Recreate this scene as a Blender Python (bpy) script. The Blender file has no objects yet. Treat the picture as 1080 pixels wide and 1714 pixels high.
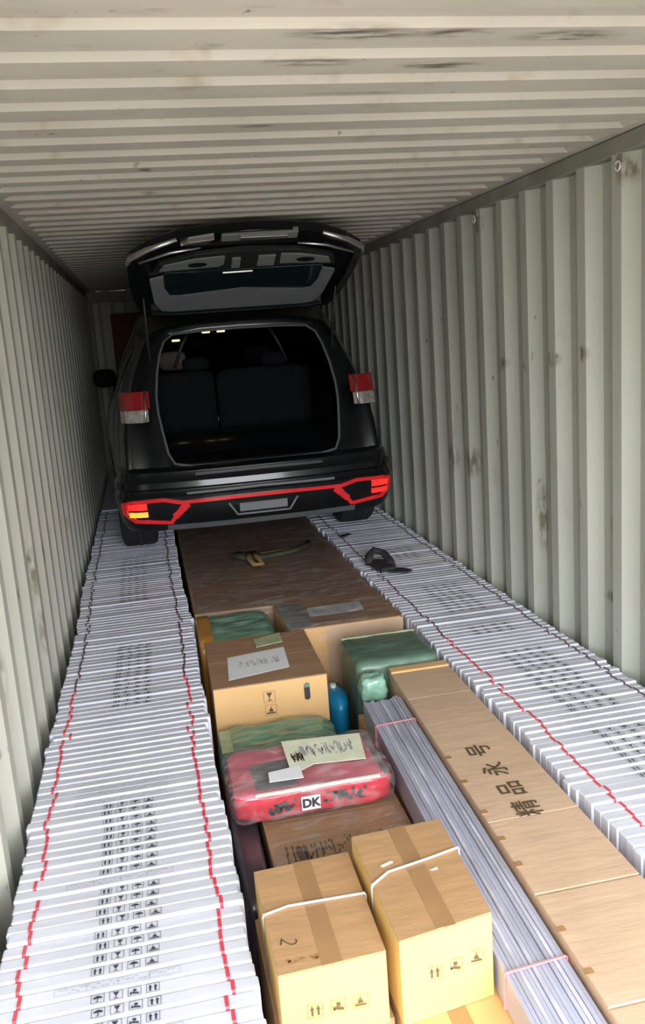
import bpy, bmesh, math, random
from mathutils import Vector, Matrix, noise
random.seed(7)
S = bpy.context.scene
COL = S.collection
PI = math.pi

# ------------------------------------------------------------------ camera
CAM = Vector((-0.6417, 0.0, 2.061))
F, YAW, PITCH, ROLL = 1462.246, 0.1899, -0.2046, -0.0721
cy, sy, cp, sp = math.cos(YAW), math.sin(YAW), math.cos(PITCH), math.sin(PITCH)
fwd = Vector((sy*cp, cy*cp, sp)); rgt = Vector((cy, -sy, 0)); up = rgt.cross(fwd)
r2 = rgt*math.cos(ROLL) + up*math.sin(ROLL); u2 = up*math.cos(ROLL) - rgt*math.sin(ROLL)
cd = bpy.data.cameras.new('camera'); cam = bpy.data.objects.new('camera', cd); COL.objects.link(cam)
cd.sensor_fit = 'HORIZONTAL'; cd.sensor_width = 36; cd.lens = F/1080*36; cd.clip_start = .02
M = Matrix((r2, u2, -fwd)).transposed().to_4x4(); M.translation = CAM
cam.matrix_world = M
S.camera = cam

# ------------------------------------------------------------------ daylight through the open doors
w = bpy.data.worlds.new('sky'); S.world = w; w.use_nodes = True
nt = w.node_tree; bg = nt.nodes['Background']
tc = nt.nodes.new('ShaderNodeTexCoord'); sx = nt.nodes.new('ShaderNodeSeparateXYZ')
cr = nt.nodes.new('ShaderNodeValToRGB')
nt.links.new(tc.outputs['Generated'], sx.inputs[0])
mp = nt.nodes.new('ShaderNodeMapRange'); mp.inputs[1].default_value = -1; mp.inputs[2].default_value = 1
nt.links.new(sx.outputs['Z'], mp.inputs[0]); nt.links.new(mp.outputs[0], cr.inputs[0])
cr.color_ramp.elements[0].position = .485; cr.color_ramp.elements[0].color = (.27, .26, .245, 1)
cr.color_ramp.elements[1].position = .52; cr.color_ramp.elements[1].color = (.93, .97, 1.0, 1)
nt.links.new(cr.outputs[0], bg.inputs[0]); bg.inputs[1].default_value = 15.0
W, HC, Y0, Y1 = 2.352, 2.69, -.35, 10.9
pl = bpy.data.lights.new('door_daylight_portal', 'AREA'); pl.shape = 'RECTANGLE'; pl.size = W; pl.size_y = HC
pl.cycles.is_portal = True
po = bpy.data.objects.new('door_daylight_portal', pl); COL.objects.link(po)
po.location = (0, Y0-.02, HC/2); po.rotation_euler = (PI/2, 0, 0)
S.view_settings.view_transform = 'Standard'; S.view_settings.look = 'None'
S.view_settings.exposure = 0.02; S.view_settings.gamma = 1; S.view_settings.use_curve_mapping = False

# ------------------------------------------------------------------ materials
def newmat(name):
    m = bpy.data.materials.new(name); m.use_nodes = True
    return m, m.node_tree, m.node_tree.nodes['Principled BSDF']
def setp(b, k, v):
    if k in b.inputs: b.inputs[k].default_value = v
def mat(name, col, rough=.6, metal=0, coat=0, var=.12, vscale=6, stretch=(1,1,1), bump=0, bscale=40, bstretch=None,
        emit=None, estr=0, col2=None, thr=(.45,.65), spec=.5, coord='Object'):
    m, t, b = newmat(name)
    setp(b, 'Roughness', rough); setp(b, 'Metallic', metal); setp(b, 'Coat Weight', coat); setp(b, 'Coat Roughness', .12)
    setp(b, 'Specular IOR Level', spec)
    tcn = t.nodes.new('ShaderNodeTexCoord'); mpn = t.nodes.new('ShaderNodeMapping'); mpn.inputs['Scale'].default_value = stretch
    t.links.new(tcn.outputs[coord], mpn.inputs[0])
    nz = t.nodes.new('ShaderNodeTexNoise'); nz.inputs['Scale'].default_value = vscale; nz.inputs['Detail'].default_value = 5
    t.links.new(mpn.outputs[0], nz.inputs[0])
    rp = t.nodes.new('ShaderNodeValToRGB')
    rp.color_ramp.elements[0].position = thr[0] if col2 else .3; rp.color_ramp.elements[1].position = thr[1] if col2 else .7
    c = Vector(col[:3]); a = c*(1-var); d = c*(1+var*.6)
    if col2: a = c; d = Vector(col2)
    rp.color_ramp.elements[0].color = (*a, 1); rp.color_ramp.elements[1].color = (*[min(1, q) for q in d], 1)
    t.links.new(nz.outputs[0], rp.inputs[0]); t.links.new(rp.outputs[0], b.inputs['Base Color'])
    if bump:
        n2 = t.nodes.new('ShaderNodeTexNoise'); n2.inputs['Scale'].default_value = bscale; n2.inputs['Detail'].default_value = 3
        m2 = t.nodes.new('ShaderNodeMapping'); m2.inputs['Scale'].default_value = bstretch or stretch
        t.links.new(tcn.outputs[coord], m2.inputs[0]); t.links.new(m2.outputs[0], n2.inputs[0])
        bp = t.nodes.new('ShaderNodeBump'); bp.inputs['Strength'].default_value = bump; bp.inputs['Distance'].default_value = .01
        t.links.new(n2.outputs[0], bp.inputs['Height']); t.links.new(bp.outputs[0], b.inputs['Normal'])
    if emit: setp(b, 'Emission Color', (*emit, 1)); setp(b, 'Emission Strength', estr)
    return m

def steel(name, base, stains, axis):
    """painted container steel: dirt film, rust specks and scuffs at fixed spots (world metres)"""
    m, t, b = newmat(name); N = t.nodes; Lk = t.links.new
    setp(b, 'Roughness', .55); setp(b, 'Specular IOR Level', .35)
    tcn = N.new('ShaderNodeTexCoord')
    def nz(scale, det, st):
        mpn = N.new('ShaderNodeMapping'); mpn.inputs['Scale'].default_value = st; Lk(tcn.outputs['Object'], mpn.inputs[0])
        q = N.new('ShaderNodeTexNoise'); q.inputs['Scale'].default_value = scale; q.inputs['Detail'].default_value = det
        Lk(mpn.outputs[0], q.inputs[0]); return q.outputs[0]
    def ramp(inp, a, bb):
        r = N.new('ShaderNodeMapRange'); r.inputs[1].default_value = a; r.inputs[2].default_value = bb; Lk(inp, r.inputs[0]); return r.outputs[0]
    def mix(fac, c1, c2):
        x = N.new('ShaderNodeMix'); x.data_type = 'RGBA'
        if isinstance(fac, float): x.inputs[0].default_value = fac
        else: Lk(fac, x.inputs[0])
        for i, c in ((6, c1), (7, c2)):
            if isinstance(c, tuple): x.inputs[i].default_value = (*c, 1)
            else: Lk(c, x.inputs[i])
        return x.outputs[2]
    def mul(a, bb):
        x = N.new('ShaderNodeMath'); x.operation = 'MULTIPLY'; Lk(a, x.inputs[0])
        if isinstance(bb, float): x.inputs[1].default_value = bb
        else: Lk(bb, x.inputs[1])
        return x.outputs[0]
    def mx(a, bb):
        x = N.new('ShaderNodeMath'); x.operation = 'MAXIMUM'; Lk(a, x.inputs[0]); Lk(bb, x.inputs[1]); return x.outputs[0]
    dirt = tuple(c*.80 for c in base)
    c = mix(ramp(nz(1.6, 5, (1, 1, 1) if axis == 'z' else (1, 1, .35)), .35, .7), base, dirt)
    c = mix(mul(ramp(nz(9, 6, (1, 1, .3)), .60, .78), .55), c, (.33, .27, .18))
    c = mix(mul(ramp(nz(22, 5, (1, 1, .5)), .70, .76), .8), c, (.16, .11, .08))
    acc = None
    for (px, py, pz, ra, rb) in stains:
        v = N.new('ShaderNodeVectorMath'); v.operation = 'SUBTRACT'; Lk(tcn.outputs['Object'], v.inputs[0]); v.inputs[1].default_value = (px, py, pz)
        d = N.new('ShaderNodeVectorMath'); d.operation = 'DIVIDE'; Lk(v.outputs[0], d.inputs[0])
        d.inputs[1].default_value = (ra, rb, 9) if axis == 'z' else (9, ra, rb)
        l = N.new('ShaderNodeVectorMath'); l.operation = 'LENGTH'; Lk(d.outputs[0], l.inputs[0])
        k = ramp(l.outputs[1], 1.1, .4)
        acc = k if acc is None else mx(acc, k)
    if acc is not None:
        scuff = ramp(nz(26, 6, (.35, 1.6, 1) if axis == 'z' else (1, 1.5, .5)), .38, .56)
        c = mix(mul(mul(acc, scuff), .85), c, (.085, .07, .05) if axis == 'z' else (.15, .125, .08))
    Lk(c, b.inputs['Base Color'])
    bp = N.new('ShaderNodeBump'); bp.inputs['Strength'].default_value = .25; bp.inputs['Distance'].default_value = .02
    Lk(nz(3, 3, (1, 1, 1)), bp.inputs['Height']); Lk(bp.outputs[0], b.inputs['Normal'])
    return m

m_wall_r = steel('container_wall_paint', (.49, .50, .435), [(1.19, 4.28, 1.83, .07, .035), (1.19, 4.03, 1.82, .05, .03), (1.19, 3.71, 1.86, .06, .04), (1.19, 3.44, 1.89, .06, .04), (1.19, 3.5, 1.20, .06, .14),
        (1.19, 3.24, 1.20, .05, .16), (1.19, 5.1, 1.24, .08, .10), (1.19, 4.79, 1.25, .08, .10), (1.19, 3.28, .86, .06, .03), (1.17, 3.1, 2.56, .06, .06), (1.17, 4.55, 2.55, .06, .06), (1.19, 3.9, 1.1, .04, .2)], 'x')
m_wall_l = steel('container_left_wall_paint', (.53, .525, .455), [(-1.19, 4.16, 1.16, .10, .08), (-1.19, 3.76, 1.15, .05, .14), (-1.19, 3.3, 1.19, .09, .02), (-1.19, 2.88, 1.02, .05, .14), (-1.19, 5.36, 1.02, .10, .08),
        (-1.19, 4.5, 1.74, .06, .25), (-1.19, 3.8, .88, .05, .12), (-1.19, 4.8, 1.0, .05, .2)], 'x')
m_roof = steel('container_roof_paint', (.60, .57, .50), [(-.10, 2.02, 2.69, .17, .045), (.13, 2.02, 2.69, .09, .035), (.42, 2.05, 2.69, .14, .05), (-.16, 2.22, 2.69, .13, .03), (.17, 2.26, 2.69, .12, .035),
        (.03, 2.55, 2.69, .16, .03), (-.22, 2.85, 2.69, .07, .02), (.52, 2.55, 2.69, .08, .015), (-.52, 4.05, 2.69, .05, .03), (.1, 4.45, 2.69, .14, .04), (-.18, 4.55, 2.69, .08, .04), (-.9, 2.0, 2.69, .1, .02),
        (-.55, 3.5, 2.69, .03, .05), (.36, 1.7, 2.69, .1, .04), (-.7, 1.75, 2.69, .1, .04)], 'z')
m_rail = mat('rail_steel_paint', (.27, .27, .22), .6, var=.25, vscale=5)
m_ply = mat('plywood_floor', (.20, .12, .07), .8, var=.3, vscale=4, stretch=(6, 1, 1))
m_white = mat('white_carton_paper', (.73, .74, .85), .42, var=.07, vscale=7, bump=.12, bscale=30, coord='Object')
m_strap = mat('red_strap_plastic', (.78, .07, .10), .4)
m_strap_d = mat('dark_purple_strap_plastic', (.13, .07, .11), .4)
m_ink = mat('black_printing_ink', (.05, .05, .06), .6)
m_ink2 = mat('faint_grey_printing_ink', (.36, .36, .39), .6)
m_card = mat('brown_cardboard', (.46, .27, .13), .75, var=.13, vscale=5, stretch=(1, 4, 1), bump=.15, bscale=12)
m_card_d = mat('dark_aged_cardboard', (.36, .225, .145), .5, coat=.2, var=.2, vscale=3, stretch=(1, 3, 1), bump=.25, bscale=4, bstretch=(1, 4, 1))
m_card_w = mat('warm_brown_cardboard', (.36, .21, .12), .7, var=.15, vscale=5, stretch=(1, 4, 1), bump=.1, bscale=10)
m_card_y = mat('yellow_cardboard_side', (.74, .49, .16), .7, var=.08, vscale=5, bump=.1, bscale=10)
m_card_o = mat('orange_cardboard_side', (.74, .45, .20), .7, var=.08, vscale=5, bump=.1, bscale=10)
m_card_n = mat('pale_brown_cardboard', (.60, .415, .285), .72, var=.08, vscale=3, stretch=(2, 1, 1), bump=.3, bscale=4, bstretch=(1, 5, 1))
m_tape = mat('brown_packing_tape', (.40, .20, .07), .3, coat=.5, var=.12)
m_paper = mat('white_paper', (.86, .87, .92), .6, var=.05)
m_cream = mat('cream_paper_slip', (.78, .80, .62), .6, var=.12, vscale=12)
m_note = mat('green_note_slip', (.45, .50, .30), .5, var=.2, vscale=25)
m_green = mat('green_woven_plastic', (.17, .34, .23), .35, coat=.5, var=.35, vscale=5, stretch=(1, 5, 2), bump=.8, bscale=7, bstretch=(1, 5, 1))
m_green_d = mat('dark_green_woven_plastic', (.12, .205, .15), .42, coat=.3, var=.3, vscale=6, bump=.6, bscale=9, bstretch=(1, 3, 1))
m_green_l = mat('pale_green_plastic_film', (.33, .60, .46), .25, coat=.6, var=.25, vscale=12, bump=.8, bscale=25)
m_orange = mat('orange_tape', (.52, .23, .04), .4, coat=.4, var=.2)
m_blue = mat('blue_plastic_drum', (.01, .24, .48), .35, coat=.3, var=.1)
m_red = mat('red_quilt_bag', (.62, .025, .05), .4, coat=.4, var=.3, vscale=8, bump=.7, bscale=10)
m_pink = mat('pink_quilt_bag', (.78, .22, .28), .4, coat=.5, var=.2, vscale=7, bump=.6, bscale=9)
m_greyf = mat('grey_bag_window', (.24, .25, .26), .35, coat=.6, var=.3, vscale=9, bump=.6, bscale=12)
m_black = mat('black_plastic_bag', (.055, .045, .055), .35, coat=.4, var=.3, bump=.5, bscale=12)
m_rope = mat('white_plastic_strapping', (.80, .76, .70), .5)
m_pinks = mat('pink_plastic_strapping', (.75, .28, .30), .5)
m_strip = mat('grey_blue_plastic_strip', (.43, .44, .55), .35, coat=.2, var=.25, vscale=3, stretch=(8, 1, 1))
m_strip2 = mat('pale_printed_strip', (.55, .55, .66), .35, coat=.2, var=.3, vscale=9, stretch=(4, 1, 1))
m_olive = mat('olive_webbing', (.055, .06, .035), .8, var=.4, vscale=20)
m_tan = mat('tan_webbing', (.30, .20, .08), .7)
m_dark = mat('black_webbing', (.03, .03, .035), .7)
m_paint = mat('black_car_paint', (.004, .005, .006), .30, coat=.55, var=.05, spec=.25)
m_trimb = mat('black_car_plastic', (.018, .02, .021), .5, var=.1)
m_int = mat('dark_car_interior', (.009, .010, .010), .9, var=.1, spec=.1)
m_carpet = mat('dark_cargo_carpet', (.007, .007, .008), .95, spec=.05)
m_seat = mat('dark_grey_seat_fabric', (.007, .008, .009), .9, var=.2, vscale=20, spec=.1)
m_beige = mat('beige_head_rest', (.22, .19, .15), .8)
m_tyre = mat('tyre_rubber', (.016, .018, .021), .75, var=.2)
m_chrome = mat('bright_metal', (.75, .76, .78), .18, metal=1)
m_grey = mat('grey_trim_plastic', (.20, .21, .22), .45)
m_lip = mat('grey_rubber_seal', (.10, .105, .11), .45)
m_glassd = mat('dark_tinted_glass', (.012, .022, .025), .06, coat=1, spec=.8)
m_redl = mat('red_lamp_lens', (.26, .01, .015), .15, coat=1)
m_redt = mat('red_bumper_trim', (.72, .02, .025), .25, coat=1, emit=(.8, .01, .02), estr=.10)  # trim is no lamp; a faint red glow is put into its colour
m_redr = mat('bright_red_glow_lens', (.8, .02, .02), .2, coat=1, emit=(1, .03, .02), estr=.75)  # bumper reflector lens with a glow put into the material
m_amber = mat('amber_glow_lens', (.9, .35, .05), .2, coat=1, emit=(1, .35, .04), estr=1.6)
m_clear = mat('clear_lamp_lens', (.55, .50, .46), .12, coat=1, metal=.5, var=.4, vscale=30)
m_lit = mat('warm_cabin_lamp', (1, .8, .5), .5, emit=(1, .62, .25), estr=2.2)
m_bright = mat('glint_metal', (.85, .86, .87), .35, metal=1, var=.05)  # stands in for door glints on black hatch edges; plate lamps share it
m_board = mat('red_brown_board', (.16, .055, .03), .8, var=.2)

def wrapmat():
    m, t, b = newmat('clear_stretch_film'); N = t.nodes; out = N['Material Output']; N.remove(b)
    tr = N.new('ShaderNodeBsdfTransparent'); gl = N.new('ShaderNodeBsdfGlossy'); gl.inputs['Roughness'].default_value = .18
    gl.inputs['Color'].default_value = (1, 1, 1, 1)
    df = N.new('ShaderNodeBsdfDiffuse'); df.inputs['Color'].default_value = (.8, .8, .82, 1)
    tcn = N.new('ShaderNodeTexCoord'); mp_ = N.new('ShaderNodeMapping'); mp_.inputs['Scale'].default_value = (1, 2.5, 1.5)
    t.links.new(tcn.outputs['Object'], mp_.inputs[0])
    nz = N.new('ShaderNodeTexNoise'); nz.inputs['Scale'].default_value = 7; nz.inputs['Detail'].default_value = 6
    nz.inputs['Distortion'].default_value = 1.2
    t.links.new(mp_.outputs[0], nz.inputs[0])
    bp = N.new('ShaderNodeBump'); bp.inputs['Strength'].default_value = .6; bp.inputs['Distance'].default_value = .012
    t.links.new(nz.outputs[0], bp.inputs['Height']); t.links.new(bp.outputs[0], gl.inputs['Normal'])
    rp = N.new('ShaderNodeMapRange'); rp.inputs[1].default_value = .48; rp.inputs[2].default_value = .75; rp.inputs[3].default_value = .04; rp.inputs[4].default_value = .34
    t.links.new(nz.outputs[0], rp.inputs[0])
    a = N.new('ShaderNodeMixShader'); t.links.new(rp.outputs[0], a.inputs[0]); t.links.new(tr.outputs[0], a.inputs[1]); t.links.new(df.outputs[0], a.inputs[2])
    fr = N.new('ShaderNodeFresnel'); fr.inputs[0].default_value = 1.45; t.links.new(bp.outputs[0], fr.inputs['Normal'])
    sc = N.new('ShaderNodeMath'); sc.operation = 'MULTIPLY'; sc.inputs[1].default_value = .4; t.links.new(fr.outputs[0], sc.inputs[0])
    c = N.new('ShaderNodeMixShader'); t.links.new(sc.outputs[0], c.inputs[0]); t.links.new(a.outputs[0], c.inputs[1]); t.links.new(gl.outputs[0], c.inputs[2])
    t.links.new(c.outputs[0], out.inputs[0]); return m
m_film = wrapmat()
def glassmat():
    m, t, b = newmat('tinted_window_glass'); N = t.nodes; out = N['Material Output']; N.remove(b)
    tr = N.new('ShaderNodeBsdfTransparent'); tr.inputs[0].default_value = (.35, .4, .4, 1); gl = N.new('ShaderNodeBsdfGlossy'); gl.inputs['Roughness'].default_value = .03
    fr = N.new('ShaderNodeFresnel'); c = N.new('ShaderNodeMixShader')
    t.links.new(fr.outputs[0], c.inputs[0]); t.links.new(tr.outputs[0], c.inputs[1]); t.links.new(gl.outputs[0], c.inputs[2]); t.links.new(c.outputs[0], out.inputs[0]); return m
m_glass = glassmat()

# ------------------------------------------------------------------ helpers
def tag(o, label=None, cat=None, group=None, kind=None):
    if label: o['label'] = label
    if cat: o['category'] = cat
    if group: o['group'] = group
    if kind: o['kind'] = kind
    return o
def link(name, me, parent=None, loc=None, rz=0):
    o = bpy.data.objects.new(name, me); COL.objects.link(o)
    if parent: o.parent = parent
    if loc: o.location = loc
    if rz: o.rotation_euler.z = rz
    return o
def thing(name, label, cat, loc=(0, 0, 0), rz=0, group=None):
    return tag(link(name, None, None, loc, rz), label, cat, group)
def build(name, vf, mats, parent=None, loc=None, rz=0, smooth=False, bevel=0, seg=1):
    """vf = list of (verts, faces, matindex)"""
    bm = bmesh.new()
    for vs, fs, mi in vf:
        b = [bm.verts.new(v) for v in vs]
        for f in fs:
            try: q = bm.faces.new([b[i] for i in f]); q.material_index = mi
            except ValueError: pass
    if bevel:
        bmesh.ops.bevel(bm, geom=bm.edges[:], offset=bevel, segments=seg, affect='EDGES', profile=.6)
    bmesh.ops.recalc_face_normals(bm, faces=bm.faces)
    if smooth:
        for f in bm.faces: f.smooth = True
    me = bpy.data.meshes.new(name); bm.to_mesh(me); bm.free()
    for m in (mats if isinstance(mats, (list, tuple)) else [mats]): me.materials.append(m)
    if smooth and smooth != 'all':
        me.set_sharp_from_angle(angle=math.radians(38))
    return link(name, me, parent, loc, rz)
BF = [(0, 1, 2, 3), (7, 6, 5, 4), (0, 4, 5, 1), (1, 5, 6, 2), (2, 6, 7, 3), (3, 7, 4, 0)]
def bx(x0, x1, y0, y1, z0, z1, mi=0):
    return ([(x0, y0, z0), (x0, y1, z0), (x1, y1, z0), (x1, y0, z0), (x0, y0, z1), (x0, y1, z1), (x1, y1, z1), (x1, y0, z1)], BF, mi)
def prism(pts, z0, z1, mi=0):
    n = len(pts)
    return ([(x, y, z0) for x, y in pts]+[(x, y, z1) for x, y in pts], [tuple(range(n))[::-1], tuple(range(n, 2*n))]+[(i, (i+1) % n, n+(i+1) % n, n+i) for i in range(n)], mi)
def tube(path, r, n=8, mi=0, closed=False, flat=1):
    vs, fs = [], []; path = [Vector(p) for p in path]; m = len(path)
    for i, p in enumerate(path):
        a = path[(i-1) % m] if (closed or i) else p; b = path[(i+1) % m] if (closed or i < m-1) else p
        d = (b-a).normalized(); s = d.cross(Vector((0, 0, 1)))
        s = Vector((1, 0, 0)) if s.length < 1e-3 else s.normalized(); q = s.cross(d)
        rr = r[i] if isinstance(r, (list, tuple)) else r
        for k in range(n):
            t = 2*PI*k/n; vs.append(tuple(p+s*math.cos(t)*rr+q*math.sin(t)*rr*flat))
    for i in range(m if closed else m-1):
        for k in range(n): fs.append((i*n+k, i*n+(k+1) % n, ((i+1) % m)*n+(k+1) % n, ((i+1) % m)*n+k))
    if not closed: fs += [tuple(range(n))[::-1], tuple(range((m-1)*n, m*n))]
    return (vs, fs, mi)
def soft(dx, dy, dz, p=5, nseg=14, amp=.008, fr=9, seed=0, wr=(1, 1, 1), mif=None):
    """soft stuffed block, base centre at origin"""
    bm = bmesh.new(); bmesh.ops.create_cube(bm, size=2)
    bmesh.ops.subdivide_edges(bm, edges=bm.edges[:], cuts=nseg-1, use_grid_fill=True)
    for v in bm.verts:
        c = v.co; L = (abs(c.x)**p+abs(c.y)**p+abs(c.z)**p)**(1/p); q = c/L
        P = Vector((q.x*dx/2, q.y*dy/2, q.z*dz/2))
        nn = noise.noise(Vector((P.x*fr*wr[0]+seed, P.y*fr*wr[1], P.z*fr*wr[2])))+.5*noise.noise(Vector((P.x*fr*2.3*wr[0], P.y*fr*2.3*wr[1]+seed, P.z*fr*2.3)))
        P += q.normalized()*(nn*amp-amp*.9); P.z = max(P.z+dz/2, 0); v.co = P
    for f in bm.faces:
        f.smooth = True
        if mif: f.material_index = mif(f.calc_center_median(), f.normal)
    return bm
def bmobj(name, bm, mats, parent=None, loc=None, rz=0):
    me = bpy.data.meshes.new(name); bm.to_mesh(me); bm.free()
    for m in (mats if isinstance(mats, (list, tuple)) else [mats]): me.materials.append(m)
    return link(name, me, parent, loc, rz)

# ------------------------------------------------------------------ setting: the container
def corrugated(prof, lo, hi, fn, name, m, hem=.0):
    """prof = list of (t along, depth); lo..hi = range of the other axis"""
    vs, fs = [], []
    for t, d in prof: vs += [fn(t, d, lo), fn(t, d, hi)]
    for i in range(len(prof)-1): fs.append((2*i, 2*i+1, 2*i+3, 2*i+2))
    o = build(name, [(vs, fs, 0)], m); o['kind'] = 'structure'
    md = o.modifiers.new('t', 'SOLIDIFY'); md.thickness = .0025; md.offset = 0
    return o
def wallprof(phase):
    P = []; k = math.floor((Y0-phase)/.278)-1
    y = phase+k*.278
    while y < Y1+.3:
        P += [(y-.031, .045), (y+.031, 0), (y+.099, 0), (y+.161, .045)]; y += .278
    P = [q for q in P if Y0 <= q[0] <= Y1]
    return [(Y0, P[0][1])]+P+[(Y1, P[-1][1])]
corrugated(wallprof(3.0898), 0, 2.625, lambda t, d, s: (W/2+d, t, s), 'wall_right', m_wall_r)
corrugated(wallprof(3.2), 0, 2.625, lambda t, d, s: (-W/2-d, t, s), 'wall_left', m_wall_l)
P = []; k = math.floor((Y0-1.9757)/.209); y = 1.9757+k*.209
while y < Y1+.2:
    P += [(y-.009, .017), (y+.009, 0), (y+.098, 0), (y+.116, .017)]; y += .209
P = [q for q in P if Y0 < q[0] < Y1]
# roof ribs run out to flat margins at both sides
prof = [(Y0, 0)]+P+[(Y1, 0)]
vs, fs = [], []
xs = (-W/2-.05, -W/2+.045, -W/2+.075, W/2-.075, W/2-.045, W/2+.05)
for t, d in prof:
    for j, x in enumerate(xs): vs.append((x, t, HC+(d if j in (2, 3) else .0)))
for i in range(len(prof)-1):
    for j in range(5): fs.append((i*6+j, i*6+j+1, i*6+j+7, i*6+j+6))
o = build('ceiling', [(vs, fs, 0)], m_roof); o['kind'] = 'structure'; md = o.modifiers.new('t', 'SOLIDIFY'); md.thickness = .003; md.offset = 1
o = build('floor', [bx(-W/2-.05, W/2+.05, Y0, Y1, -.06, 0)], m_ply); o['kind'] = 'structure'
P = [(-W/2-.05, 0)]
x = -W/2
while x < W/2-.2:
    P += [(x, 0), (x+.11, 0), (x+.15, .045), (x+.26, .045), (x+.30, 0)]; x += .30
P.append((W/2+.05, 0))
corrugated(P, 0, HC, lambda t, d, s: (t, Y1-d, s), 'wall_back', m_wall_l)
for nm, sgn in (('trim_1', 1), ('trim_2', -1)):
    a, b = sorted((sgn*(W/2-.004), sgn*(W/2+.056)))
    o = build(nm, [bx(a, b, Y0, Y1, 2.622, HC-.002)], m_rail, bevel=.006); o['kind'] = 'structure'
o = build('trim_3', [bx(-W/2, W/2, Y1-.06, Y1-.002, 2.56, HC-.004)], m_rail, bevel=.006); o['kind'] = 'structure'
for nm, sgn in (('trim_4', 1), ('trim_5', -1)):
    a, b = sorted((sgn*(W/2-.05), sgn*(W/2+.05)))
    o = build(nm, [bx(a, b, Y1-.07, Y1-.003, 0, 2.555)], m_rail, bevel=.006); o['kind'] = 'structure'
# lashing rings under the right top rail
for y, nm in ((3.12, 'nearest the camera'), (4.56, 'farther in, towards the car')):
    t = thing('lashing_ring', 'small rusty lashing ring at the top of the right wall, '+nm, 'ring', (W/2-.004, y, 2.585))
    build('ring', [tube([(-.012, .017*math.cos(a), .017*math.sin(a)-.008) for a in [2*PI*i/14 for i in range(14)]], .0035, 6, closed=True)], m_rope, t, smooth='all')
    build('mounting_plate', [bx(-.004, .003, -.02, .02, .004, .03)], m_rail, t, bevel=.001)
tag(build('red_brown_board', [bx(-.93, -.52, Y1-.13, Y1-.095, .02, 2.42)], m_board, bevel=.004), 'tall red-brown board standing against the dark end wall left of the car', 'board')

# ------------------------------------------------------------------ white cartons standing on edge in two rows
CW, CT, CH = .600, .0425, .608
SLOPE = .06
def carton_mesh(seed):
    rnd = random.Random(seed)
    bm = bmesh.new()
    vs, fs, _ = bx(-CW/2, CW/2, -CT/2, CT/2, 0, CH)
    b = [bm.verts.new(v) for v in vs]
    for f in fs: bm.faces.new([b[i] for i in f])
    bmesh.ops.subdivide_edges(bm, edges=[e for e in bm.edges if abs((e.verts[0].co-e.verts[1].co).x) > .1], cuts=3)
    bmesh.ops.bevel(bm, geom=[e for e in bm.edges if e.is_manifold and e.calc_face_angle(0) > 1], offset=.0045, segments=1, affect='EDGES')
    for v in bm.verts:
        if v.co.z > .5: v.co.z += rnd.uniform(-.0009, .0009)-v.co.y*SLOPE; v.co.y += rnd.uniform(-.0005, .0005)
    bmesh.ops.recalc_face_normals(bm, faces=bm.faces)
    me = bpy.data.meshes.new('white_carton'); bm.to_mesh(me); bm.free(); me.materials.append(m_white); return me
carton_me = [carton_mesh(i) for i in range(5)]
def strap_v(x, wd=.009):
    e = .0008; o_ = CT/2+e; vs = []
    for xx in (x-wd/2, x+wd/2):
        vs += [(xx, -o_, -e), (xx, o_, -e), (xx, o_, CH-.006), (xx, o_-.004, CH+e+.0012-o_*SLOPE), (xx, -o_+.004, CH+e+.0012+o_*SLOPE), (xx, -o_, CH-.001)]
    n = 6; fs = [(i, (i+1) % n, n+(i+1) % n, n+i) for i in range(n)]
    me = bpy.data.meshes.new('strap'); me.from_pydata(vs, [], fs); me.materials.append(m_strap); return me
def strap_h(z, wd=.009):
    e = .0010; o_ = CT/2+e; X = CW/2+e; vs = []
    pts = [(-X, -o_+.005), (-X+.005, -o_), (X-.005, -o_), (X, -o_+.005), (X, o_-.005), (X-.005, o_), (-X+.005, o_), (-X, o_-.005)]
    for zz in (z-wd/2, z+wd/2): vs += [(a, b, zz) for a, b in pts]
    n = 8; fs = [(i, (i+1) % n, n+(i+1) % n, n+i) for i in range(n)]
    me = bpy.data.meshes.new('strap'); me.from_pydata(vs, [], fs); me.materials.append(m_strap); return me
sv = {(-1, 0): strap_v(-.2415), (-1, 1): strap_v(.236)}; sv[(1, 0)] = strap_v(-.218); sv[(1, 1)] = strap_v(.250)
sh = strap_h(CH-.09); sh2 = strap_h(CH-.30)
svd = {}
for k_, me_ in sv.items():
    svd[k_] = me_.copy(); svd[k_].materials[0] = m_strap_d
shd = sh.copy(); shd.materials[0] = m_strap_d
def quadset(L, z):
    vs, fs = [], []
    for q in L:
        b = len(vs); vs += [(x, y, z-y*SLOPE) for x, y in q]; fs.append(tuple(range(b, b+len(q))))
    return vs, fs
def frame2(x0, x1, y0, y1, t=.0011):
    return [[(x0, y0), (x1, y0), (x1, y0+t), (x0, y0+t)], [(x0, y1-t), (x1, y1-t), (x1, y1), (x0, y1)], [(x0, y0), (x0+t, y0), (x0+t, y1), (x0, y1)], [(x1-t, y0), (x1, y0), (x1, y1), (x1-t, y1)]]
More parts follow.
